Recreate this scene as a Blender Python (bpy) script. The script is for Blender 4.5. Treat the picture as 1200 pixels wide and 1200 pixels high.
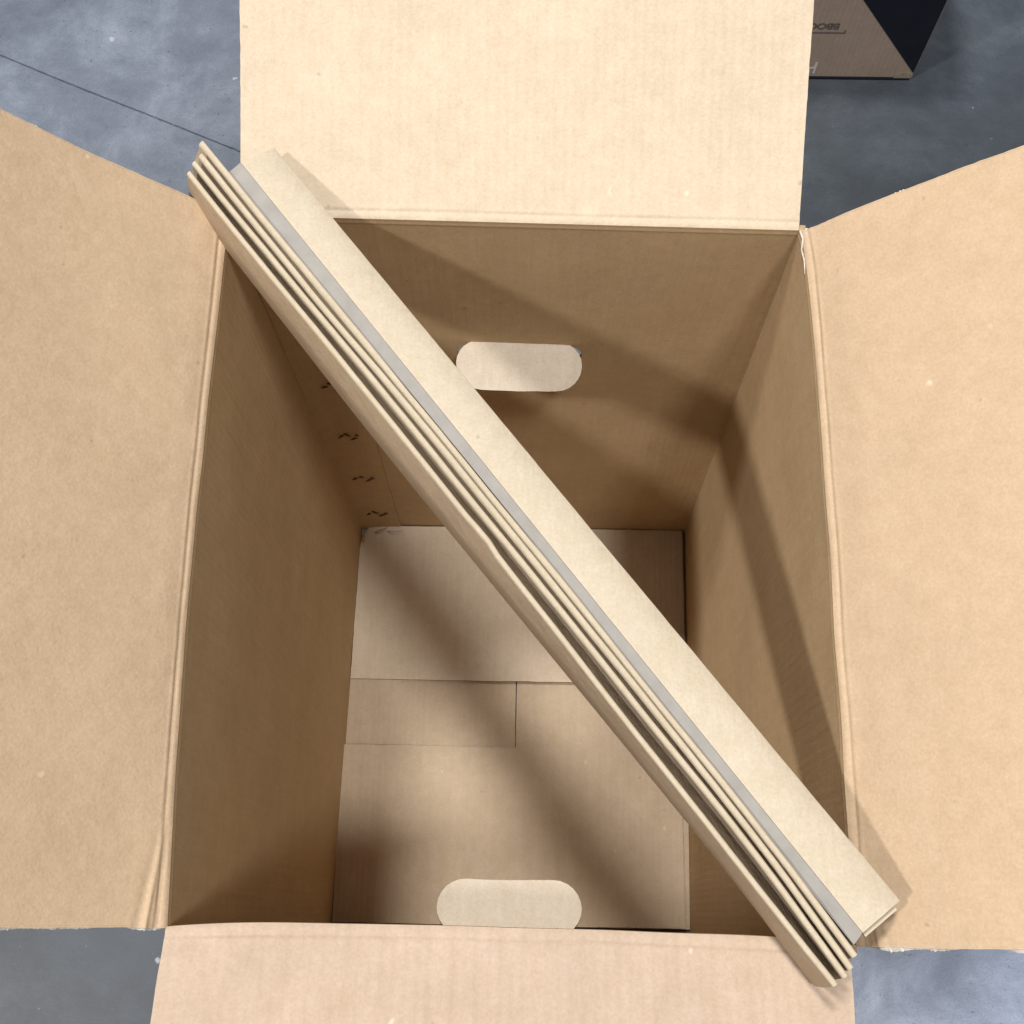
import bpy, bmesh, math, random
from mathutils import Vector, noise, Matrix
from math import sin, cos, radians, pi

random.seed(7)
scene = bpy.context.scene
for o in list(bpy.data.objects):
    bpy.data.objects.remove(o)

# ------------------------------------------------------------------ camera
cam_d = bpy.data.cameras.new('camera')
cam = bpy.data.objects.new('camera', cam_d)
scene.collection.objects.link(cam)
cam.location = (0.00779, 0.01061, 1.66842)
cam.rotation_euler = (0.32012, 0.00487, 0.01832)
cam_d.sensor_width = 36.0
cam_d.lens = 36.0 * 1440.158 / 1200.0
cam_d.clip_start = 0.01
cam_d.clip_end = 100
scene.camera = cam

# ------------------------------------------------------------------ world: even warehouse ambient
world = bpy.data.worlds.new('World')
scene.world = world
world.use_nodes = True
bg = world.node_tree.nodes['Background']
bg.inputs[0].default_value = (0.80, 0.88, 1.0, 1)
bg.inputs[1].default_value = 0.22

# ------------------------------------------------------------------ lamps: warehouse high bays
def high_bay(name, direction, dist, size, power, color, size_y=None):
    d = Vector(direction).normalized()
    l = bpy.data.lights.new(name, 'AREA')
    l.shape = 'ELLIPSE' if size_y else 'DISK'
    l.size = size
    if size_y:
        l.size_y = size_y
    l.energy = power
    l.color = color
    o = bpy.data.objects.new(name, l)
    scene.collection.objects.link(o)
    o.location = Vector((0, 0.27, 0.6)) + d * dist
    o.rotation_euler = (-d).to_track_quat('-Z', 'Y').to_euler()
    return o

WARM = (1.0, 0.965, 0.925)
high_bay('ceiling_lamp_front_left', (-0.72, -0.34, 1.02), 7.0, 0.50, 262, WARM)
high_bay('ceiling_lamp_back_left', (-0.165, 0.290, 1.0), 6.8, 0.84, 375, WARM)
high_bay('ceiling_lamp_front_right', (0.188, -0.200, 1.0), 6.8, 0.84, 270, WARM)

scene.view_settings.view_transform = 'Standard'
scene.view_settings.look = 'None'
scene.view_settings.exposure = 0.0
scene.view_settings.gamma = 1.0
scene.render.engine = 'CYCLES'
scene.cycles.max_bounces = 10
scene.cycles.diffuse_bounces = 8

# ------------------------------------------------------------------ materials
def nodes_of(name, rough=0.8, spec=0.25):
    m = bpy.data.materials.new(name)
    m.use_nodes = True
    nt = m.node_tree
    b = nt.nodes['Principled BSDF']
    b.inputs['Roughness'].default_value = rough
    b.inputs['Specular IOR Level'].default_value = spec
    return m, nt, b

def tex_noise(nt, coord, scale, detail=4, rough=0.6, vec_scale=None):
    n = nt.nodes.new('ShaderNodeTexNoise')
    n.inputs['Scale'].default_value = scale
    n.inputs['Detail'].default_value = detail
    n.inputs['Roughness'].default_value = rough
    if vec_scale:
        mp = nt.nodes.new('ShaderNodeMapping')
        mp.inputs['Scale'].default_value = vec_scale
        nt.links.new(coord, mp.inputs['Vector'])
        nt.links.new(mp.outputs[0], n.inputs['Vector'])
    else:
        nt.links.new(coord, n.inputs['Vector'])
    return n.outputs['Fac']

def ramp(nt, fac, stops):
    r = nt.nodes.new('ShaderNodeValToRGB')
    els = r.color_ramp.elements
    while len(els) < len(stops):
        els.new(0.5)
    for e, (p, c) in zip(els, stops):
        e.position = p
        e.color = (*c, 1)
    nt.links.new(fac, r.inputs[0])
    return r.outputs[0]

def mix(nt, a, b, fac, mode='MIX'):
    m = nt.nodes.new('ShaderNodeMix')
    m.data_type = 'RGBA'
    m.blend_type = mode
    for sock, v in ((m.inputs['A'], a), (m.inputs['B'], b), (m.inputs['Factor'], fac)):
        if hasattr(v, 'links') or hasattr(v, 'is_linked'):
            nt.links.new(v, sock)
        elif isinstance(v, (int, float)):
            sock.default_value = v
        else:
            sock.default_value = (*v, 1)
    return m.outputs['Result']

def cardboard(name, base, flute_axis, contrast=1.0, flute=0.5, rough=0.78, seed=0.0, flutes=1.0):
    """Kraft liner: cloudy pulp tone, fine fibres along the flutes, faint washboard relief."""
    m, nt, b = nodes_of(name, rough, 0.22)
    tc = nt.nodes.new('ShaderNodeTexCoord')
    mp = nt.nodes.new('ShaderNodeMapping')
    mp.inputs['Location'].default_value = (seed, seed * .7, seed * 1.3)
    nt.links.new(tc.outputs['Object'], mp.inputs['Vector'])
    co = mp.outputs[0]
    k = lambda f: tuple(min(1, c * f) for c in base)
    cloud = tex_noise(nt, co, 14, 5, 0.62)
    c1 = ramp(nt, cloud, [(0.30, k(1 - .08 * contrast)), (0.5, base), (0.72, tuple(min(1, c * (1 + g * contrast)) for c, g in zip(base, (.07, .08, .11))))])
    fib = tex_noise(nt, co, 420, 2, 0.7)
    fc = ramp(nt, fib, [(0.3, (0.93, 0.92, 0.90)), (0.7, (1.04, 1.04, 1.05))])
    c2 = mix(nt, c1, fc, 1.0, 'MULTIPLY')
    mott = tex_noise(nt, co, 75, 3, 0.6)
    mc = ramp(nt, mott, [(0.35, (0.965, 0.955, 0.94)), (0.65, (1.02, 1.02, 1.03))])
    c2 = mix(nt, c2, mc, 1.0, 'MULTIPLY')
    # streaks of the flutes telegraphing through the liner
    sc = [10, 10, 10]
    sc[flute_axis] = 0.6
    stre = tex_noise(nt, co, 9, 3, 0.6, tuple(sc))
    s2 = ramp(nt, stre, [(0.3, (0.955, 0.945, 0.93)), (0.7, (1.02, 1.02, 1.03))])
    c3 = mix(nt, c2, s2, flute, 'MULTIPLY')
    # sparse dark specks and pale scuffs
    sp = tex_noise(nt, co, 95, 1, 0.4)
    sf = ramp(nt, sp, [(0.79, (0, 0, 0)), (0.83, (0.5, 0.5, 0.5))])
    c4 = mix(nt, c3, k(0.55), sf)
    sp2 = tex_noise(nt, co, 60, 1, 0.4, (1.3, 1, 1))
    sf2 = ramp(nt, sp2, [(0.78, (0, 0, 0)), (0.84, (0.35, 0.35, 0.35))])
    c5 = mix(nt, c4, (0.80, 0.72, 0.60), sf2)
    nt.links.new(c5, b.inputs['Base Color'])
    bp = nt.nodes.new('ShaderNodeBump')
    bp.inputs['Strength'].default_value = 0.35
    bp.inputs['Distance'].default_value = 0.0006
    nt.links.new(fib, bp.inputs['Height'])
    bp2 = nt.nodes.new('ShaderNodeBump')
    bp2.inputs['Strength'].default_value = 0.6
    bp2.inputs['Distance'].default_value = 0.0012
    nt.links.new(stre, bp2.inputs['Height'])
    nt.links.new(bp.outputs[0], bp2.inputs['Normal'])
    sep = nt.nodes.new('ShaderNodeSeparateXYZ')
    nt.links.new(tc.outputs['Object'], sep.inputs[0])
    if flute_axis == 2:
        ad = nt.nodes.new('ShaderNodeMath')
        ad.operation = 'ADD'
        nt.links.new(sep.outputs[0], ad.inputs[0])
        nt.links.new(sep.outputs[1], ad.inputs[1])
        cross = ad.outputs[0]
    else:
        cross = sep.outputs[1 - flute_axis]
    mu = nt.nodes.new('ShaderNodeMath')
    mu.operation = 'MULTIPLY'
    mu.inputs[1].default_value = 2 * pi / 0.0078
    nt.links.new(cross, mu.inputs[0])
    sn = nt.nodes.new('ShaderNodeMath')
    sn.operation = 'SINE'
    nt.links.new(mu.outputs[0], sn.inputs[0])
    bp3 = nt.nodes.new('ShaderNodeBump')
    bp3.inputs['Strength'].default_value = flutes
    bp3.inputs['Distance'].default_value = 0.00009
    nt.links.new(sn.outputs[0], bp3.inputs['Height'])
    nt.links.new(bp2.outputs[0], bp3.inputs['Normal'])
    nt.links.new(bp3.outputs[0], b.inputs['Normal'])
    return m

KRAFT = (0.470, 0.350, 0.232)
M_wall_y = cardboard('kraft_wall_vertical_flutes', (0.500, 0.365, 0.212), 2, 0.6, 0.6, seed=1, flutes=0.4)
M_flap_x = cardboard('kraft_side_flap', KRAFT, 0, 0.5, 0.3, seed=2)
M_flap_y = cardboard('kraft_end_flap', (0.525, 0.438, 0.328), 1, 0.5, 0.6, seed=3)  # back flap: glare and exposure put into a paler base colour
M_floorpale = cardboard('kraft_pale_floor_flap', (0.62, 0.53, 0.41), 1, 0.5, 0.9, seed=17)
M_flap_f = cardboard('kraft_dimmed_front_flap', (0.430, 0.335, 0.255), 1, 0.7, 1.0, seed=12)  # streaked front flap; its weaker light is put into the darker base colour
M_floorflap = cardboard('kraft_floor_flap', (0.54, 0.44, 0.32), 1, 0.8, 0.9, seed=4)
M_tab = cardboard('kraft_tab', (0.74, 0.66, 0.54), 1, 0.2, 0.9, seed=14)
M_board = cardboard('paperboard', (0.475, 0.412, 0.315), 1, 0.4, 0.15, rough=0.6, seed=5, flutes=0.0)
M_board_edge = cardboard('paperboard_edge', (0.45, 0.385, 0.285), 1, 0.6, 0.1, rough=0.8, seed=6, flutes=0.0)

def plain(name, col, rough=0.7, spec=0.3, var=0.08, scale=60):
    m, nt, b = nodes_of(name, rough, spec)
    tc = nt.nodes.new('ShaderNodeTexCoord')
    f = tex_noise(nt, tc.outputs['Object'], scale, 4, 0.6)
    c = ramp(nt, f, [(0.3, tuple(x * (1 - var) for x in col)), (0.7, tuple(min(1, x * (1 + var)) for x in col))])
    nt.links.new(c, b.inputs['Base Color'])
    return m

M_tan = cardboard('tan_board_side', (0.39, 0.305, 0.21), 1, 0.6, 0.2, rough=0.8, seed=9, flutes=0.0)
M_grey_tape = plain('grey_coated_paper', (0.262, 0.247, 0.225), 0.6, 0.35, 0.09, 60)
M_torn = plain('torn_pale_fibre', (0.52, 0.48, 0.43), 0.95, 0.1, 0.25, 300)
M_slit = plain('dark_slit', (0.10, 0.055, 0.03), 0.9, 0.1, 0.3, 400)
M_corr = plain('corrugated_core', (0.36, 0.25, 0.15), 0.9, 0.1, 0.2, 500)
M_ink = plain('black_ink', (0.006, 0.008, 0.016), 0.45, 0.3, 0.2, 30)
M_print = plain('faded_grey_ink', (0.12, 0.10, 0.09), 0.8, 0.1, 0.3, 200)
M_chalk = plain('white_marker', (0.55, 0.53, 0.50), 0.9, 0.1, 0.2, 300)
M_brownbox = cardboard('brown_grey_board', (0.36, 0.275, 0.215), 2, 0.7, 0.3, seed=8)

GZ_ = -0.012
def concrete():
    m, nt, b = nodes_of('sealed_concrete', 0.42, 0.5)
    tc = nt.nodes.new('ShaderNodeTexCoord')
    co = tc.outputs['Object']
    # warp the coordinates a little so that the trowel clouds swirl
    wn = nt.nodes.new('ShaderNodeTexNoise')
    wn.inputs['Scale'].default_value = 3.0
    wn.inputs['Detail'].default_value = 3
    nt.links.new(co, wn.inputs['Vector'])
    wm = nt.nodes.new('ShaderNodeVectorMath')
    wm.operation = 'MULTIPLY_ADD'
    wm.inputs[1].default_value = (0.14, 0.14, 0)
    nt.links.new(wn.outputs['Color'], wm.inputs[0])
    nt.links.new(co, wm.inputs[2])
    wco = wm.outputs[0]
    # broad pale and dark patches: reflected light on the slab put into its colour
    def sheen_patch(x, y, r):
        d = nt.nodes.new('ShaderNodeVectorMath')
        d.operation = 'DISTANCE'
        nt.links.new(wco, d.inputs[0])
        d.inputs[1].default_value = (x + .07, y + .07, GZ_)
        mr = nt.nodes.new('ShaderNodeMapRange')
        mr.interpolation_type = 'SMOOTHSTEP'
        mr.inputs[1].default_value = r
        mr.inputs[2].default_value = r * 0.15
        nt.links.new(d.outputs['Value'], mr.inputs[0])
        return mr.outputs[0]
    big = tex_noise(nt, wco, 1.4, 3, 0.5)
    med = tex_noise(nt, wco, 5.0, 9, 0.72)
    c1 = ramp(nt, big, [(0.36, (0.046, 0.056, 0.067)), (0.68, (0.076, 0.090, 0.110))])
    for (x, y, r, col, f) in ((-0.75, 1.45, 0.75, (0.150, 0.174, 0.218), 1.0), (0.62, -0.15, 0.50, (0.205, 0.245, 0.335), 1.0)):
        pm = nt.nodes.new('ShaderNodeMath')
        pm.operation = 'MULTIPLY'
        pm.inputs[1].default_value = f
        nt.links.new(sheen_patch(x, y, r), pm.inputs[0])
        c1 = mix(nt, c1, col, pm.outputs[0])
    c1 = mix(nt, c1, (0.024, 0.033, 0.045), sheen_patch(-0.62, -0.12, 0.75))  # dull end of the floor's reflection gradient, painted dark
    c2 = ramp(nt, med, [(0.34, (0.66, 0.67, 0.69)), (0.5, (0.95, 0.95, 0.96)), (0.66, (1.45, 1.42, 1.38))])
    c = mix(nt, c1, c2, 1.0, 'MULTIPLY')
    st = tex_noise(nt, wco, 20, 6, 0.7, (1.0, 1.6, 1))
    c = mix(nt, c, ramp(nt, st, [(0.38, (0.90, 0.90, 0.91)), (0.66, (1.10, 1.09, 1.08))]), 1.0, 'MULTIPLY')
    fine = tex_noise(nt, co, 420, 3, 0.75)
    c = mix(nt, c, ramp(nt, fine, [(0.3, (0.82, 0.82, 0.82)), (0.7, (1.18, 1.18, 1.18))]), 1.0, 'MULTIPLY')
    sp = tex_noise(nt, co, 38, 1, 0.3)
    c = mix(nt, c, (0.45, 0.46, 0.48), ramp(nt, sp, [(0.80, (0, 0, 0)), (0.83, (.6, .6, .6))]))
    pits = tex_noise(nt, co, 150, 2, 0.5)
    c = mix(nt, c, (0.03, 0.034, 0.04), ramp(nt, pits, [(0.24, (.7, .7, .7)), (0.30, (0, 0, 0))]))
    grit = tex_noise(nt, co, 190, 2, 0.5)
    c = mix(nt, c, (0.34, 0.36, 0.40), ramp(nt, grit, [(0.74, (0, 0, 0)), (0.82, (.35, .35, .35))]))
    nt.links.new(c, b.inputs['Base Color'])
    r = ramp(nt, med, [(0.3, (0.5, 0.5, 0.5)), (0.7, (0.32, 0.32, 0.32))])
    nt.links.new(r, b.inputs['Roughness'])
    bp = nt.nodes.new('ShaderNodeBump')
    bp.inputs['Strength'].default_value = 0.12
    bp.inputs['Distance'].default_value = 0.002
    nt.links.new(st, bp.inputs['Height'])
    nt.links.new(bp.outputs[0], b.inputs['Normal'])
    return m

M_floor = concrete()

# ------------------------------------------------------------------ helpers
def thing(name, label, cat, loc, group=None):
    o = bpy.data.objects.new(name, None)
    scene.collection.objects.link(o)
    o.location = loc
    o.empty_display_size = 0.05
    o['label'] = label
    o['category'] = cat
    if group:
        o['group'] = group
    return o

def world_loc(o):
    v = Vector((0, 0, 0))
    while o:
        v += o.location
        o = o.parent
    return v

def mesh_obj(name, verts, faces, mats, parent=None, smooth=False, fmat=None):
    off = world_loc(parent) if parent else Vector((0, 0, 0))
    me = bpy.data.meshes.new(name)
    me.from_pydata([tuple(Vector(v) - off) for v in verts], [], faces)
    for m in (mats if isinstance(mats, (list, tuple)) else [mats]):
        me.materials.append(m)
    if fmat:
        for p, i in zip(me.polygons, fmat):
            p.material_index = i
    if smooth:
        for p in me.polygons:
            p.use_smooth = True
    me.validate()
    bm = bmesh.new()
    bm.from_mesh(me)
    bmesh.ops.recalc_face_normals(bm, faces=bm.faces)
    bm.to_mesh(me)
    bm.free()
    o = bpy.data.objects.new(name, me)
    scene.collection.objects.link(o)
    if parent:
        o.parent = parent
    if smooth:
        try:
            me.set_sharp_from_angle(angle=radians(38))
        except Exception:
            pass
    return o

def nz(p, s, seed):
    return noise.noise(Vector(p) * s + Vector((seed, seed * 1.7, -seed)))

def sheet(name, pos, us, vs, thick, mats, parent, back_dir):
    """Closed sheet: pos(u,v) is the seen surface, thickness is added along back_dir(u,v)."""
    nu, nv = len(us), len(vs)
    top = [Vector(pos(u, v)) for u in us for v in vs]
    bot = [p + Vector(back_dir(u, v)) * thick for p, (u, v) in zip(top, [(u, v) for u in us for v in vs])]
    V = top + bot
    n = len(top)
    F, fm = [], []
    idx = lambda i, j: i * nv + j
    for i in range(nu - 1):
        for j in range(nv - 1):
            F.append((idx(i, j), idx(i + 1, j), idx(i + 1, j + 1), idx(i, j + 1))); fm.append(0)
            F.append((n + idx(i, j), n + idx(i, j + 1), n + idx(i + 1, j + 1), n + idx(i + 1, j))); fm.append(0)
    for i in range(nu - 1):
        for j in (0, nv - 1):
            a, b = idx(i, j), idx(i + 1, j)
            F.append((a, n + a, n + b, b)); fm.append(1)
    for j in range(nv - 1):
        for i in (0, nu - 1):
            a, b = idx(i, j), idx(i, j + 1)
            F.append((a, b, n + b, n + a)); fm.append(1)
    return mesh_obj(name, V, F, mats, parent, True, fm)

def lerp(a, b, t):
    return a + (b - a) * t

def spaced(n, a=0.0, b=1.0):
    return [a + (b - a) * i / (n - 1) for i in range(n)]

def box_mesh(name, lo, hi, mat, parent, bevel=0.0):
    bm = bmesh.new()
    bmesh.ops.create_cube(bm, size=1)
    for v in bm.verts:
        v.co = Vector([lerp(lo[k], hi[k], v.co[k] + .5) for k in range(3)])
    if bevel:
        bmesh.ops.bevel(bm, geom=bm.edges[:], offset=bevel, segments=2, profile=0.7, affect='EDGES')
    V = [v.co.copy() for v in bm.verts]
    F = [[v.index for v in f.verts] for f in bm.faces]
    bm.free()
    return mesh_obj(name, V, F, mat, parent)

# ------------------------------------------------------------------ warehouse floor: two slabs and the joint between them
GZ = -0.012
ja, jb = Vector((-0.868, 1.345, GZ)), Vector((-0.458, 1.166, GZ))
jd = (jb - ja).normalized()
jn = Vector((-jd.y, jd.x, 0))
NJ = 900
V, F = [], []
prof = [(-30, 0), (-0.0016, 0), (-0.0006, -0.0035), (0.0006, -0.0035), (0.0016, 0), (30, 0)]
for i in range(NJ + 1):
    s = lerp(-1.2, 2.2, i / NJ) if 0 < i < NJ else (-30 if i == 0 else 30)
    for k, (w, z) in enumerate(prof):
        ww = w
        if k in (1, 4):
            ww += (1 if k == 4 else -1) * (0.0022 * max(0, nz((s * 90, k * 9, 0), 1, 3)) + 0.0004 * nz((s * 200, k, 0), 1, 3))
        wob = 0.002 * nz((s * 5, 0, 0), 1, 8)
        V.append(ja + jd * s + jn * (ww + (wob if abs(w) < 1 else 0)) + Vector((0, 0, z)))
for i in range(NJ):
    for k in range(5):
        a = i * 6 + k
        F.append((a, a + 6, a + 7, a + 1))
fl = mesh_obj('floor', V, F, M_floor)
fl['kind'] = 'structure'

# ------------------------------------------------------------------ the open cardboard box
box = thing('cardboard_box', 'large open brown corrugated cardboard box with four flaps spread and hand holes', 'box', (0, 0.27, GZ))
H = 0.8005
TLb, TRb = Vector((-0.2358, 0.5477, H)), Vector((0.2252, 0.5406, H))
TLf, TRf = Vector((-0.2273, 0.0017, H)), Vector((0.2326, -0.0017, H))
BLb, BRb = Vector((-0.2240, 0.5407, -0.010)), Vector((0.2360, 0.5395, -0.010))
BLf, BRf = Vector((-0.2333, 0.0014, -0.010)), Vector((0.2290, -0.004, -0.010))
TH = 0.0048

HOLE_W, HOLE_H, HOLE_TOP = 0.124, 0.050, 0.581

def cut_hole(o, y, thick_dir):
    """stamp the stadium-shaped hand hole out of a wall"""
    n = 14
    r = HOLE_H / 2
    pts = []
    for i in range(n + 1):
        a = -pi / 2 + pi * i / n
        pts.append((HOLE_W / 2 - r + r * cos(a), HOLE_TOP - r + r * sin(a)))
    for i in range(n + 1):
        a = pi / 2 + pi * i / n
        pts.append((-HOLE_W / 2 + r + r * cos(a), HOLE_TOP - r + r * sin(a)))
    m = len(pts)
    V = [(x, y - 0.03, z) for x, z in pts] + [(x, y + 0.03, z) for x, z in pts]
    F = [list(range(m))[::-1], list(range(m, 2 * m))] + [(i, (i + 1) % m, m + (i + 1) % m, m + i) for i in range(m)]
    c = mesh_obj('cutter', V, F, M_corr)
    c.location = -world_loc(box)
    # world coordinates -> same space as the wall's local vertices
    mod = o.modifiers.new('hole', 'BOOLEAN')
    mod.operation = 'DIFFERENCE'
    mod.solver = 'EXACT'
    mod.object = c
    par = o.parent
    o.parent = None
    bpy.context.view_layer.update()
    dg = bpy.context.evaluated_depsgraph_get()
    me = bpy.data.meshes.new_from_object(o.evaluated_get(dg))
    o.modifiers.clear()
    o.data = me
    o.parent = par
    bpy.data.objects.remove(c)

def wall(name, tb, tf, bb, bf, out, seed, nu=48, nv=60, bulge=0.006, rim_bow=None):
    out = Vector(out)
    def pos(u, v):   # u along the rim, v from floor 0 to rim 1
        p = lerp(lerp(bb, bf, u), lerp(tb, tf, u), v)
        w = sin(pi * min(1, max(0, u))) * sin(pi * min(1, v))
        p = p + out * (bulge * w)
        edge = min(u, 1 - u) * 8
        k = min(1, edge) * min(1, v * 10) * min(1, (1 - v) * 12)
        p = p + out * (0.0022 * nz(p, 5, seed) + 0.0009 * nz(p, 16, seed + 3)) * k
        # score line just under the rim
        d = (1 - v) * 0.81
        p = p - out * (0.0005 * math.exp(-((d - 0.0060) / 0.0016) ** 2))
        if rim_bow:
            p = p - out * (rim_bow(u) * v ** 5)
        return p
    vs = spaced(nv - 14, 0, 0.975) + [0.980, 0.984, 0.9862, 0.988, 0.9895, 0.991, 0.9925, 0.994, 0.9955, 0.997, 0.9985, 1.0]
    return sheet(name, pos, spaced(nu), vs, TH, [M_wall_y, M_corr], box, lambda u, v: out)

def front_bow(u):
    return 0.0052 * (1 - abs(2 * u - 1) ** 5) + 0.0008 * noise.noise(Vector((u * 6, 3, 1)))

def left_bow(u):
    return -0.0052 * sin(pi * min(1, max(0, u)) ** 1.25) + 0.0007 * noise.noise(Vector((u * 9, 1, 1)))

def right_bow(u):
    uu = min(1, max(0, u))
    return -0.0052 * sin(pi * uu ** 0.55) * (1 - 0.4 * uu) + 0.0007 * noise.noise(Vector((u * 9, 8, 1)))

wl = wall('wall', TLb, TLf, BLb, BLf, (-1, 0, 0), 11, rim_bow=left_bow)
wr = wall('wall', TRb, TRf, BRb, BRf, (1, 0, 0), 23, bulge=0.004, rim_bow=right_bow)
ext = Vector((TH, 0, 0))
wb = wall('wall', TLb - ext, TRb + ext, BLb - ext, BRb + ext, (0, 1, 0), 37, bulge=0.002)
wf = wall('wall', TLf - ext * .1, TRf + ext * .1, BLf - ext, BRf + ext, (0, -1, 0), 41, bulge=-0.001, rim_bow=front_bow)
cut_hole(wb, 0.544, 1)
cut_hole(wf, 0.0, -1)
for w_ in (wb, wf):
    if len(w_.data.materials) < 2:
        w_.data.materials.append(M_corr)

# the pushed-in tabs of the two hand holes, hinged on the top edge of each hole
def tab(y, sgn, ang, seed):
    """sgn -1: swings towards -y (back wall); +1: towards +y (front wall)"""
    t = radians(ang)
    r = HOLE_H / 2 - 0.0006
    hw = HOLE_W / 2 - 0.0006
    n = 12
    out = []
    for i in range(n + 1):
        a = pi / 2 - pi * i / n
        out.append((hw - r + r * cos(a), r - r * sin(a)))
    mid = [(lerp(hw - r, -hw + r, k / 8), 2 * r + 0.0005 * nz((k, seed, 0), 1.3, 1)) for k in range(1, 8)]
    out += mid
    for i in range(n + 1):
        a = -pi / 2 - pi * i / n
        out.append((-hw + r + r * cos(a), r - r * sin(a)))
    out += [(lerp(-hw + r, hw - r, k / 8), 0.0) for k in range(1, 8)]
    V = []
    m = len(out)
    for lay in (0, 1):
        for x, d in out:
            # slight droop at the hinge, curved tongue
            q = d
            yy = y + sgn * (q * sin(t) + 0.0005)
            yy += sgn * 0.0005 * sin(x * 60 + seed)
            zz = HOLE_TOP - 0.0004 - x * 0.03 - q * cos(t) + 0.003 * sin(pi * q / HOLE_H)
            nrm = Vector((0, -sgn * cos(t), -sin(t)))
            p = Vector((x, yy, zz)) + nrm * (lay * 0.0042)
            V.append(p)
    F = [list(range(m)), list(range(m, 2 * m))[::-1]]
    fm = [0, 0]
    for i in range(m):
        j = (i + 1) % m
        F.append((i, m + i, m + j, j)); fm.append(1)
    return mesh_obj('hand_hole_tab', V, F, [M_tab, M_corr], box, False, fm)

tab(0.5476, -1, 74, 2)
tab(-0.004, 1, 72, 5)

# flaps: hinge corners and outer corners as found in the room
FL = {
 'left': [(-0.2358, 0.5484, 0.8005), (-0.3985, 0.5530, 0.9631), (-0.2273, 0.0011, 0.8005), (-0.3899, -0.0009, 0.9631)],
 'right': [(0.2252, 0.5393, 0.8005), (0.4013, 0.5427, 0.9483), (0.2326, -0.0028, 0.8005), (0.4088, 0.0003, 0.9483)],
 'back': [(-0.2260, 0.5476, 0.8005), (-0.2254, 0.7560, 0.8977), (0.2245, 0.5406, 0.8005), (0.2314, 0.7490, 0.8977)],
 'front': [(-0.2281, 0.0017, 0.8005), (-0.2287, -0.2205, 0.8600), (0.2287, -0.0017, 0.8005), (0.2161, -0.2238, 0.8600)]}

def flap(key, out, mat, seed, sag=0.004, rim_bow=None, crush=0.0):
    hb, ob, hf, of_ = [Vector(v) for v in FL[key]]
    out = Vector(out)
    N = (ob - hb).cross(hf - hb).normalized()
    if N.z < 0:
        N = -N
    L = (ob - hb).length
    hinge = [0, .0012, .0024, .0036, .0045, .0054, .0062, .0070, .0078, .0087, .0097, .011, .0125, .014, .016, .019, .023, .03, .04, .055]
    vs = [h / L for h in hinge] + spaced(38, .075 / L, 1.0)
    if crush:
        vs = sorted(vs + [x * .00083 / L for x in range(5, 36)])
    def pos(u, v):
        p = lerp(lerp(hb, ob, v), lerp(hf, of_, v), u)
        s = v * L
        # rounded shoulder then a pressed score groove
        g = 0.75 + 0.5 * nz((u * 9, 0, 0), 1, seed + 30)
        sc = 0.0062 + 0.0012 * nz((u * 4, 1, 0), 1, seed + 31)
        p = p + N * (0.0004 * math.exp(-((s - 0.0025) / 0.002) ** 2) - 0.0006 * g * math.exp(-((s - sc) / 0.0013) ** 2)
                     + 0.0003 * g * math.exp(-((s - sc - .003) / 0.0016) ** 2))
        if rim_bow:
            p = p - out * (rim_bow(u) * max(0, 1 - s / 0.06) ** 2)
        p = p - N * sag * sin(pi * v) * min(1, s / 0.03)
        k = min(1, s / 0.04)
        p = p + N * k * (0.0030 * nz(p, 4.5, seed) + 0.0011 * nz(p, 14, seed + 5))
        # little dents along the fold
        p = p + N * (0.0006 * nz((u * 22, s * 60, 0), 1, seed + 9)) * math.exp(-(s / 0.02) ** 2) * min(1, s / .002)
        # crushed wrinkles where the fold meets the front corner
        w = max(0, (u - 0.87) / 0.13) * crush * 0.6
        if w:
            a = 0.006 + 0.011 * (u - .87) / .13 * (1 + .10 * nz((u * 14, 0, 0), 1, seed + 40))
            p = p + N * w * (0.0030 * math.exp(-((s - a) / 0.0019) ** 2) - 0.0020 * math.exp(-((s - a * .55) / 0.0018) ** 2)
                             - 0.0012 * math.exp(-((s - a * 1.35) / 0.003) ** 2))
        # ragged side edges
        if u < 1e-6 or u > 1 - 1e-6:
            e = (hf - hb).normalized() * (1 if u < .5 else -1)
            p = p + e * (0.0006 * nz((s * 25, 0, 0), 1, seed) + 0.0004 * nz((s * 220, 0, 0), 1, seed + 2))
        return p
    return sheet('flap', pos, spaced(110), vs, TH, [mat, M_corr], box, lambda u, v: -N), pos, N, L

fl_l = flap('left', (-1, 0, 0), M_flap_x, 51, 0.003, left_bow, 1.0)
fl_r = flap('right', (1, 0, 0), M_flap_x, 63, -0.004, right_bow, 0.7)
fl_b = flap('back', (0, 1, 0), M_flap_y, 77, 0.003)
fl_f = flap('front', (0, -1, 0), M_flap_f, 85, 0.002, front_bow)

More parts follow.
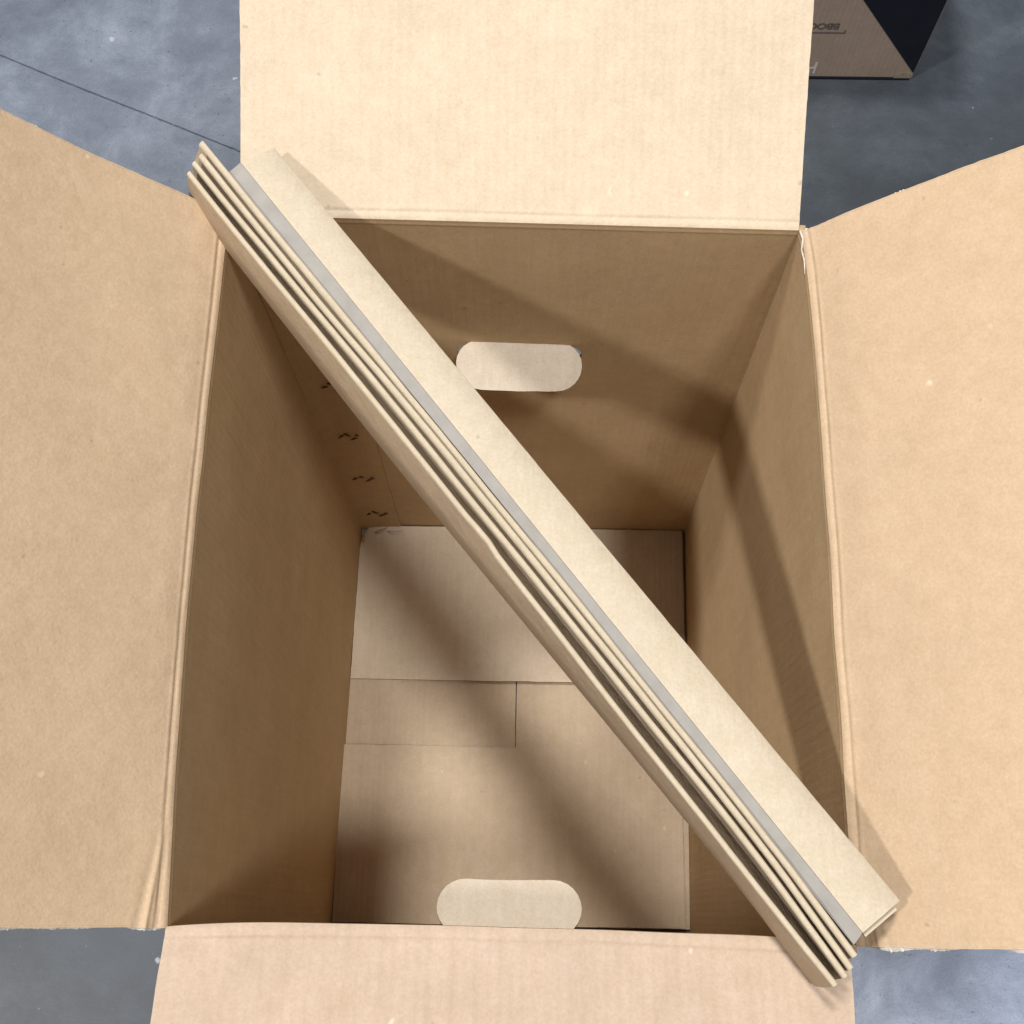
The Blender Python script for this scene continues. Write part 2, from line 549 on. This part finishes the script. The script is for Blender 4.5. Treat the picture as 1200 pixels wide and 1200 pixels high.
# frayed liner along the cut sides of the two side flaps
def frayed(fl_, u, seed, width, s0=0.0, s1=0.23, lift=0.0004):
    o, pos, N, L = fl_
    e = (Vector(pos(0.2, .5)) - Vector(pos(0.0, .5))).normalized() * (-1 if u < .5 else 1)
    n = 190
    A, B = [], []
    for i in range(n + 1):
        s = lerp(s0, s1, i / n)
        p = Vector(pos(min(.999, max(.001, u)), s / L)) - N * 0.0010
        a = max(0, nz((s * 40, 3, 0), 1, seed) + 0.15)
        w = width * (0.12 + 1.6 * a * (0.6 + 0.8 * abs(nz((s * 500, 1, 0), 1, seed + 4))))
        A.append(p - e * 0.0006 + N * 0.0008)
        B.append(p + e * (w * 0.6) - N * (0.0012 + .0016 * abs(nz((s * 130, 0, 2), 1, seed))))
    V, F = [], []
    for a_, b_ in zip(A, B):
        V += [a_ + N * lift, b_, b_ - N * 0.0008, a_ - N * 0.0012]
    for i in range(n):
        for k in range(4):
            j = i * 4 + k
            j2 = i * 4 + (k + 1) % 4
            F.append((j, j + 4, j2 + 4, j2))
    F.append((0, 1, 2, 3)); F.append((4 * n, 4 * n + 3, 4 * n + 2, 4 * n + 1))
    t = mesh_obj('frayed_edge', V, F, M_torn, o)
    return t

frayed(fl_l, 0, 3, 0.0060)
frayed(fl_l, 1, 7, 0.0050)
frayed(fl_r, 0, 13, 0.0056)
frayed(fl_r, 1, 19, 0.0060)

# torn slivers at the back right corner of the rim
def sliver(pts, widths, parent, mat=M_torn, name='torn_sliver'):
    V, F = [], []
    pts = [Vector(p) for p in pts]
    for i, (p, w) in enumerate(zip(pts, widths)):
        d = (pts[min(i + 1, len(pts) - 1)] - pts[max(i - 1, 0)]).normalized()
        s = d.cross(Vector((0, 0, 1)))
        if s.length < 1e-3:
            s = Vector((1, 0, 0))
        s.normalize()
        up = s.cross(d).normalized()
        V += [p - s * w, p + up * w * .6, p + s * w, p - up * w * .4]
    for i in range(len(pts) - 1):
        for k in range(4):
            a, b = i * 4 + k, i * 4 + (k + 1) % 4
            F.append((a, a + 4, b + 4, b))
    F.append((0, 1, 2, 3))
    m = (len(pts) - 1) * 4
    F.append((m, m + 3, m + 2, m + 1))
    return mesh_obj(name, V, F, mat, parent)

sliver([(0.2262, 0.5400, 0.801), (0.2275, 0.532, 0.8015), (0.2262, 0.524, 0.799), (0.2280, 0.514, 0.799), (0.2280, 0.503, 0.797)],
       [.0014, .0010, .0006, .0007, .0002], box)
sliver([(0.2300, 0.5405, 0.804), (0.2295, 0.530, 0.803), (0.2300, 0.520, 0.8015), (0.2294, 0.508, 0.799)],
       [.0010, .0006, .0005, .0002], box)

# manufacturing joint: the glue lap of the left wall, on the back wall in the left corner
def lap(u, v):
    x = lerp(-0.2262, -0.1690, u) + (1 - u) * lerp(0.001, -0.0085, v)
    z = lerp(0.004, 0.782, v)
    y = lerp(0.5408, 0.5465, v) + 0.0012 * sin(pi * v) - 0.0032
    y -= (1 - u) ** 3 * 0.004
    return Vector((x + (0.0015 * nz((v * 14, 0, 0), 1, 5) if u > .99 else 0), y + .0012 * nz((x * 30, 0, z * 12), 1, 4), z))
sheet('glue_lap', lap, spaced(10), spaced(60), 0.0028, [M_wall_y, M_corr], box, lambda u, v: (0, 1, 0))

for z in (0.4772, 0.3393, 0.1996, 0.0616):
    jit = random.uniform(-.002, .002); jk = random.uniform(.75, 1.25)
    for dx, dz, ww, tilt in ((-0.0135, 0.000, 0.0075, 0.5), (-0.003, 0.010, 0.0085, -0.35), (0.0065, -0.004, 0.0085, 0.45), (0.0135, 0.005, 0.006, -0.2)):
        cx = -0.1958 + dx * .8 * jk + jit
        ww *= random.uniform(.7, 1.25); tilt *= random.uniform(.5, 1.6); dz += random.uniform(-.003, .003)
        y = lerp(0.5408, 0.5465, z / .8) - 0.0032 + .0012 * sin(pi * z / .8) - .0012
        P = []
        for k in range(7):
            t = k / 6 - .5
            P.append((cx + t * ww, y - .0006 - 0.0010 * cos(t * 3), z + dz * .9 + t * ww * tilt * 2 + 0.004 * cos(t * 3.0)))
        sliver(P, [.0004, .0009, .0013, .0015, .0012, .0009, .0004], box, M_slit, 'lap_slit')

# crushed corner at the floor end of the lap
for (x, y, z, w, dd) in ((-0.196, 0.532, 0.006, 0.010, 0.4), (-0.176, 0.531, 0.004, 0.012, 0.0), (-0.220, 0.520, 0.004, 0.006, 1.4)):
    P = []
    for k in range(9):
        t = k / 8 - .5
        P.append((x + cos(dd) * t * w * 2, y + sin(dd) * t * w * 2 - 0.004 * cos(t * 3), z + 0.004 * cos(t * 3)))
    sliver(P, [.0005, .0014, .002, .0028, .003, .0026, .002, .0012, .0004], box, M_torn if w > .01 else M_wall_y, 'crushed_paper')

# floor of the box: long flaps underneath meeting in the middle, short flaps on top
def floor_panel(name, x0, x1, y0, y1, z, seed, warp=0.0012, parent=box, tilt=0.0, mat=None, cut=None):
    def pos(u, v):
        x, y = lerp(x0, x1, u), lerp(y0, y1, v)
        if cut:
            x = cut(x, y, u, v)
        zz = z + warp * nz((x * 7, y * 7, seed), 1, seed) + tilt * v
        if v < 1e-6 or v > 1 - 1e-6:
            y += 0.0008 * nz((x * 60, 0, 0), 1, seed)
        if u < 1e-6 or u > 1 - 1e-6:
            x += 0.0008 * nz((y * 60, 0, 0), 1, seed + 1)
        return Vector((x, y, zz))
    o = sheet('floor_flap', pos, spaced(26), spaced(26), 0.0042, [mat or M_floorflap, M_corr], parent, lambda u, v: (0, 0, -1))
    return o
floor_panel('a', -0.2335, -0.0006, 0.002, 0.540, -0.0060, 1, 0.0004)
floor_panel('b', 0.0008, 0.2345, 0.002, 0.540, -0.0056, 2, 0.0004)
floor_panel('c', -0.2270, 0.2310, 0.3190, 0.5385, 0.0035, 3, 0.0012, mat=M_floorpale,
            cut=lambda x, y, u, v: x + (1 - u) ** 6 * (0.012 * max(0, (v - .86) / .14) ** 1.5) + (1 - u) ** 6 * 0.003 * v)
floor_panel('d', -0.2320, 0.2225, 0.0030, 0.2300, 0.0030, 4, 0.0012)

# ------------------------------------------------------------------ bundle of long cardboard edge boards lying across the box
def interp(pts, t):
    """Catmull-Rom through the points, parameterised by length"""
    pts = [Vector(p) for p in pts]
    d = [0]
    for a, b in zip(pts, pts[1:]):
        d.append(d[-1] + (b - a).length)
    x = t * d[-1]
    i = 0
    while i < len(pts) - 2 and x > d[i + 1]:
        i += 1
    f = (x - d[i]) / (d[i + 1] - d[i])
    p0 = pts[max(i - 1, 0)]; p1 = pts[i]; p2 = pts[i + 1]; p3 = pts[min(i + 2, len(pts) - 1)]
    m1 = (p2 - p0) / ((d[i + 1] - d[max(i - 1, 0)])) * (d[i + 1] - d[i])
    m2 = (p3 - p1) / ((d[min(i + 2, len(pts) - 1)] - d[i])) * (d[i + 1] - d[i])
    f2, f3 = f * f, f * f * f
    return p1 * (2 * f3 - 3 * f2 + 1) + m1 * (f3 - 2 * f2 + f) + p2 * (-2 * f3 + 3 * f2) + m2 * (f3 - f2)

CREST = {
 1: [(-0.2527,0.5904,0.8417),(-0.1626,0.4787,0.8442),(-0.0328,0.3172,0.8481),(0.1744,0.0536,0.8557),(0.2184,-0.0069,0.8577)],
 2: [(-0.2514,0.5777,0.8420),(-0.1730,0.4785,0.8442),(-0.0401,0.3170,0.8481),(0.1673,0.0535,0.8557),(0.2147,-0.0144,0.8579)],
 3: [(-0.2559,0.5697,0.8421),(-0.1820,0.4784,0.8442),(-0.0499,0.3169,0.8481),(0.1586,0.0534,0.8557),(0.2106,-0.0194,0.8581)],
 4: [(-0.2589,0.5602,0.8423),(-0.1931,0.4782,0.8442),(-0.0626,0.3167,0.8481),(0.1429,0.0531,0.8557),(0.2035,-0.0245,0.8582)]}
BOT4 = [(-0.2610,0.5507,0.7977),(-0.2241,0.5046,0.7985),(-0.0891,0.3336,0.8017),(0.1393,0.0554,0.8078),(0.2039,-0.0283,0.8100)]
AX = (Vector((0.203, -0.0147, 0)) - Vector((-0.245, 0.554, 0))).normalized()   # along the bundle
RT = Vector((-AX.y, AX.x, 0))                                                  # to its right (towards the wide face)
if RT.x < 0:
    RT = -RT
PT = 0.0036

def loft(name, rings, mats, parent, fmats=None):
    m = len(rings[0])
    V = [p for r in rings for p in r]
    F, fm = [], []
    for i in range(len(rings) - 1):
        for k in range(m):
            a, b = i * m + k, i * m + (k + 1) % m
            F.append((a, b, b + m, a + m)); fm.append(fmats[k] if fmats else 0)
    F.append(list(range(m))[::-1]); fm.append(1)
    F.append(list(range(len(rings) * m - m, len(rings) * m))); fm.append(1)
    return mesh_obj(name, V, F, mats, parent, True, fm)

BG = 'long cardboard edge boards bundled across the box'
labels = {
 4: 'outermost left upright board of the bundle, its broad tan side facing left',
 3: 'thin upright board second from the left edge of the bundle, beside the wide dark gap',
 2: 'thin upright board third from the left edge of the bundle',
 1: 'thin upright board right beside the grey stripe of the broad board'}
NS = 60
for k in (4, 3, 2, 1):
    root = thing('cardboard_edge_board', labels[k], 'edge board', tuple(Vector(CREST[k][2]) * 1.0 - Vector((0, 0, 0.05))), BG)
    up_r, lo_r = [], []
    for i in range(NS + 1):
        t = i / NS
        c = interp(CREST[k], t)
        b4 = interp(BOT4, t)
        # foot of the upright leg: nested a board's thickness further right, kept under its own crest
        s = (c - interp(CREST[4], t)).dot(RT)
        foot = b4 + RT * ((4 - k) * 0.0050) + Vector((0, 0, (4 - k) * (PT + 0.0003)))
        foot = foot + AX * (c - foot).dot(AX)
        c = c - Vector((0, 0, {1: .0030, 2: .0014, 3: .0004, 4: 0}[k])) + RT * (0.0007 * nz((t * 9, k * 5, 0), 1, 2) + 0.00015 * nz((t * 40, k * 5, 0), 1, 2))
        c = c + Vector((0, 0, 0.0006 * nz((t * 8, k * 7, 0), 1, 6)))
        if k == 4:
            c = c + RT * (0.0016 * math.exp(-((t - 0.51) / 0.012) ** 2))
        mid = lerp(c, foot, 0.5) - RT * (0.0012 if k == 4 else 0)
        h = PT / 2
        hb = 0.0020                       # swollen, rolled top edge
        nr = 0.0012                       # body thinner than the edge
        up = (c - foot).normalized()
        lf = hb if k == 4 else nr
        ring = [c + RT * nr - up * .0052, c + RT * hb * .92 - up * .0036]
        for a in (0, 28, 56, 84, 112, 140, 168):
            ring.append(c + RT * hb * cos(radians(a)) + up * (hb * sin(radians(a)) - hb))
        ring += [c - RT * hb * .95 - up * .0036, c - RT * lf - up * .0056, mid - RT * h, foot - RT * h + up * .002, foot - RT * (h - .0015),
                 foot + RT * nr, mid + RT * nr]
        up_r.append(ring)
        # lying leg
        wleg = 0.034
        a0 = foot + RT * (nr + 0.00015) + Vector((0, 0, 0.0002))
        a1 = a0 + RT * wleg
        if not 0.05 < t < 0.975:
            continue
        lo_r.append([a0, a1, a1 + Vector((0, 0, PT)), a0 + Vector((0, 0, PT))])
    if k == 4:
        loft('upright_leg', up_r, [M_board, M_board_edge, M_tan], root, [1] * 9 + [2] * 4 + [1] * 3)
    else:
        loft('upright_leg', up_r, [M_board_edge, M_board_edge, M_tan], root, [2] + [0] * 8 + [2] * 7)  # tan sides; their darker tone also puts gap shade into the colour
    loft('lying_leg', lo_r, [M_board, M_board_edge], root)

E1 = [(-0.1955,0.5895,0.8330),(0.0171,0.3208,0.8405),(0.2504,0.0266,0.8480)]
E2 = [(-0.2199,0.5716,0.8390),(-0.0207,0.3179,0.8465),(0.2236,0.0067,0.8540)]
E3 = [(-0.2291,0.5647,0.8340),(-0.0295,0.3197,0.8415),(0.2202,0.0005,0.8490)]
def cap(label, dz, t0, t1, seed, shift=0.0):
    root = thing('cardboard_edge_board', label, 'edge board', (0.0, 0.30, 0.86), BG)
    face, strip = [], []
    for i in range(NS + 1):
        t = lerp(t0, t1, i / NS)
        def ev(E, t):
            if t < 0: return Vector(interp(E, 0)) + AX * (t * .7)
            if t > 1: return Vector(interp(E, 1)) + AX * ((t - 1) * .7)
            return interp(E, t)
        e1, e2, e3 = ev(E1, t), ev(E2, t), ev(E3, t) + Vector((0, 0, .001)) - RT * 0.0022
        D = Vector((0, 0, dz)) + RT * shift
        e1, e2, e3 = e1 + D, e2 + D, e3 + D
        wob = Vector((0, 0, 0.0006 * nz((t * 6, seed, 0), 1, 3)))
        e1, e2, e3 = e1 + wob, e2 + wob, e3 + wob
        nrm = (e2 - e1).cross(AX)
        if nrm.z < 0: nrm = -nrm
        nrm.normalize()
        e1 = e1 + RT * 0.0003 * nz((t * 40, seed, 0), 1, 3)
        mid = lerp(e1, e2, .5) + nrm * 0.0006
        dn = -nrm * PT * .8
        rr = (e1 - e2).normalized()
        face.append([e2, lerp(e2, e1, .04) + nrm * .0003, mid, e1 - rr * .0010, e1 + dn * .25, e1 + dn, mid + dn, e2 + dn])
        sh = (e3 - e2)
        strip.append([e2 - rr * .0002 - nrm * .00035, lerp(e2, e3, .5) - nrm * .0001, e3, e3 - Vector((0, 0, .012)), e3 - Vector((0, 0, .012)) + RT * PT, e2 + dn * 1.1 - rr * .0002])
    f = loft('wide_face', face, [M_board, M_board_edge], root)
    loft('grey_stripe', strip, [M_grey_tape, M_board_edge], root)
    return root
cap('broad pale board with grey striped left edge, on top of the bundle', 0.0, 0.0, 1.0, 1)

# flat board just under the broad one, only its end shows at the lower right
under = thing('cardboard_edge_board', 'flat board under the broad pale one, only its lower right end showing', 'edge board', (0.0, 0.30, 0.85), BG)
R_ = []
for i in range(NS + 1):
    t = lerp(0.03, 1.0, i / NS)
    e1, e2 = interp(E1, t), interp(E2, t)
    d = Vector((0, 0, -0.0062)) + AX * 0.004 * max(0, 2 * t - 1)
    a, b = e1 - RT * .004 + d, e2 + RT * .001 + d
    dn = Vector((0, 0, -0.0035))
    R_.append([a, b, b + dn, a + dn])
loft('board_face', R_, [M_board, M_board_edge], under)

# ------------------------------------------------------------------ the other box standing on the floor behind
b2 = thing('printed_cardboard_box', 'brown grey cardboard box with black print standing on the concrete behind', 'box', (0.41, 1.50, GZ))
X0, X1, Y0, Y1, Z1 = 0.10, 0.625, 1.320, 1.68, 0.34
zg = GZ + 0.0025
box_mesh('box_body', (X0, Y0, zg + .002), (X1, Y1, Z1), M_brownbox, b2, 0.0015)
box_mesh('base_shadow_strip', (X0 + .002, Y0 - .0022, GZ + .0006), (X1 - .004, Y0 + .002, GZ + .0042), M_ink, b2)  # black strip painted in for the shadow line under the box
# black printed field, a wedge rising from the bottom corner
wy = Y0 - 0.0006
mesh_obj('black_print', [(X1 - .0012, wy, 0.004), (X1 - .0012, wy, 0.338), (0.384, wy, 0.338), (0.5004, wy, 0.168),
                        (X1 - .0012, wy + .0004, 0.004), (X1 - .0012, wy + .0004, 0.338), (0.384, wy + .0004, 0.338), (0.5004, wy + .0004, 0.168)],
         [(0, 1, 2, 3), (7, 6, 5, 4), (0, 4, 5, 1), (1, 5, 6, 2), (2, 6, 7, 3), (3, 7, 4, 0)], M_ink, b2)

def text_part(s, size, loc, rot, mat, name, bold=0.0):
    cu = bpy.data.curves.new(name, 'FONT')
    cu.body = s
    cu.size = size
    cu.extrude = 0.0002
    cu.offset = bold
    cu.space_character = 0.95
    tmp = bpy.data.objects.new(name, cu)
    scene.collection.objects.link(tmp)
    dg = bpy.context.evaluated_depsgraph_get()
    me = bpy.data.meshes.new_from_object(tmp.evaluated_get(dg))
    bpy.data.objects.remove(tmp)
    me.transform(Matrix.Translation(Vector(loc)) @ rot.to_4x4())
    me.transform(Matrix.Translation(-world_loc(b2)))
    me.materials.clear()
    me.materials.append(mat)
    o = bpy.data.objects.new(name, me)
    scene.collection.objects.link(o)
    o.parent = b2
    return o
face_rot = Matrix(((1, 0, 0), (0, 0, -1), (0, 1, 0)))               # text plane -> facing -y
upside = Matrix(((-1, 0, 0), (0, -1, 0), (0, 0, 1)))
text_part('BBOOC', 0.0185, (0.4792, Y0 - .0005, 0.1175), face_rot @ upside, M_print, 'printed_text', 0.0003)
box_mesh('printed_line', (0.400, Y0 - .0006, 0.0955), (0.4905, Y0 - .0002, 0.0978), M_print, b2)
box_mesh('printed_line', (0.4890, Y0 - .0006, 0.0978), (0.4908, Y0 - .0002, 0.1030), M_print, b2)
text_part('H', 0.038, (0.4405, Y0 - .0005, 0.001), face_rot, M_chalk, 'handwritten_letter', 0.0003)

# scuffed tip of the brown face at the floor corner
mesh_obj('worn_corner', [(X1 - .030, wy - .0006, -.0075), (X1 - .002, wy - .0006, -.0075), (X1 - .006, wy - .0006, .004), (X1 - .016, wy - .0006, .008), (X1 - .027, wy - .0006, .001),
                         (X1 - .030, wy, -.0075), (X1 - .002, wy, -.0075), (X1 - .006, wy, .004), (X1 - .016, wy, .008), (X1 - .027, wy, .001)],
         [(0, 1, 2, 3, 4), (9, 8, 7, 6, 5)] + [(i, (i + 1) % 5, 5 + (i + 1) % 5, 5 + i) for i in range(5)], plain('scuffed_board', (0.30, 0.25, 0.18), 0.9, 0.1, 0.2, 200), b2)
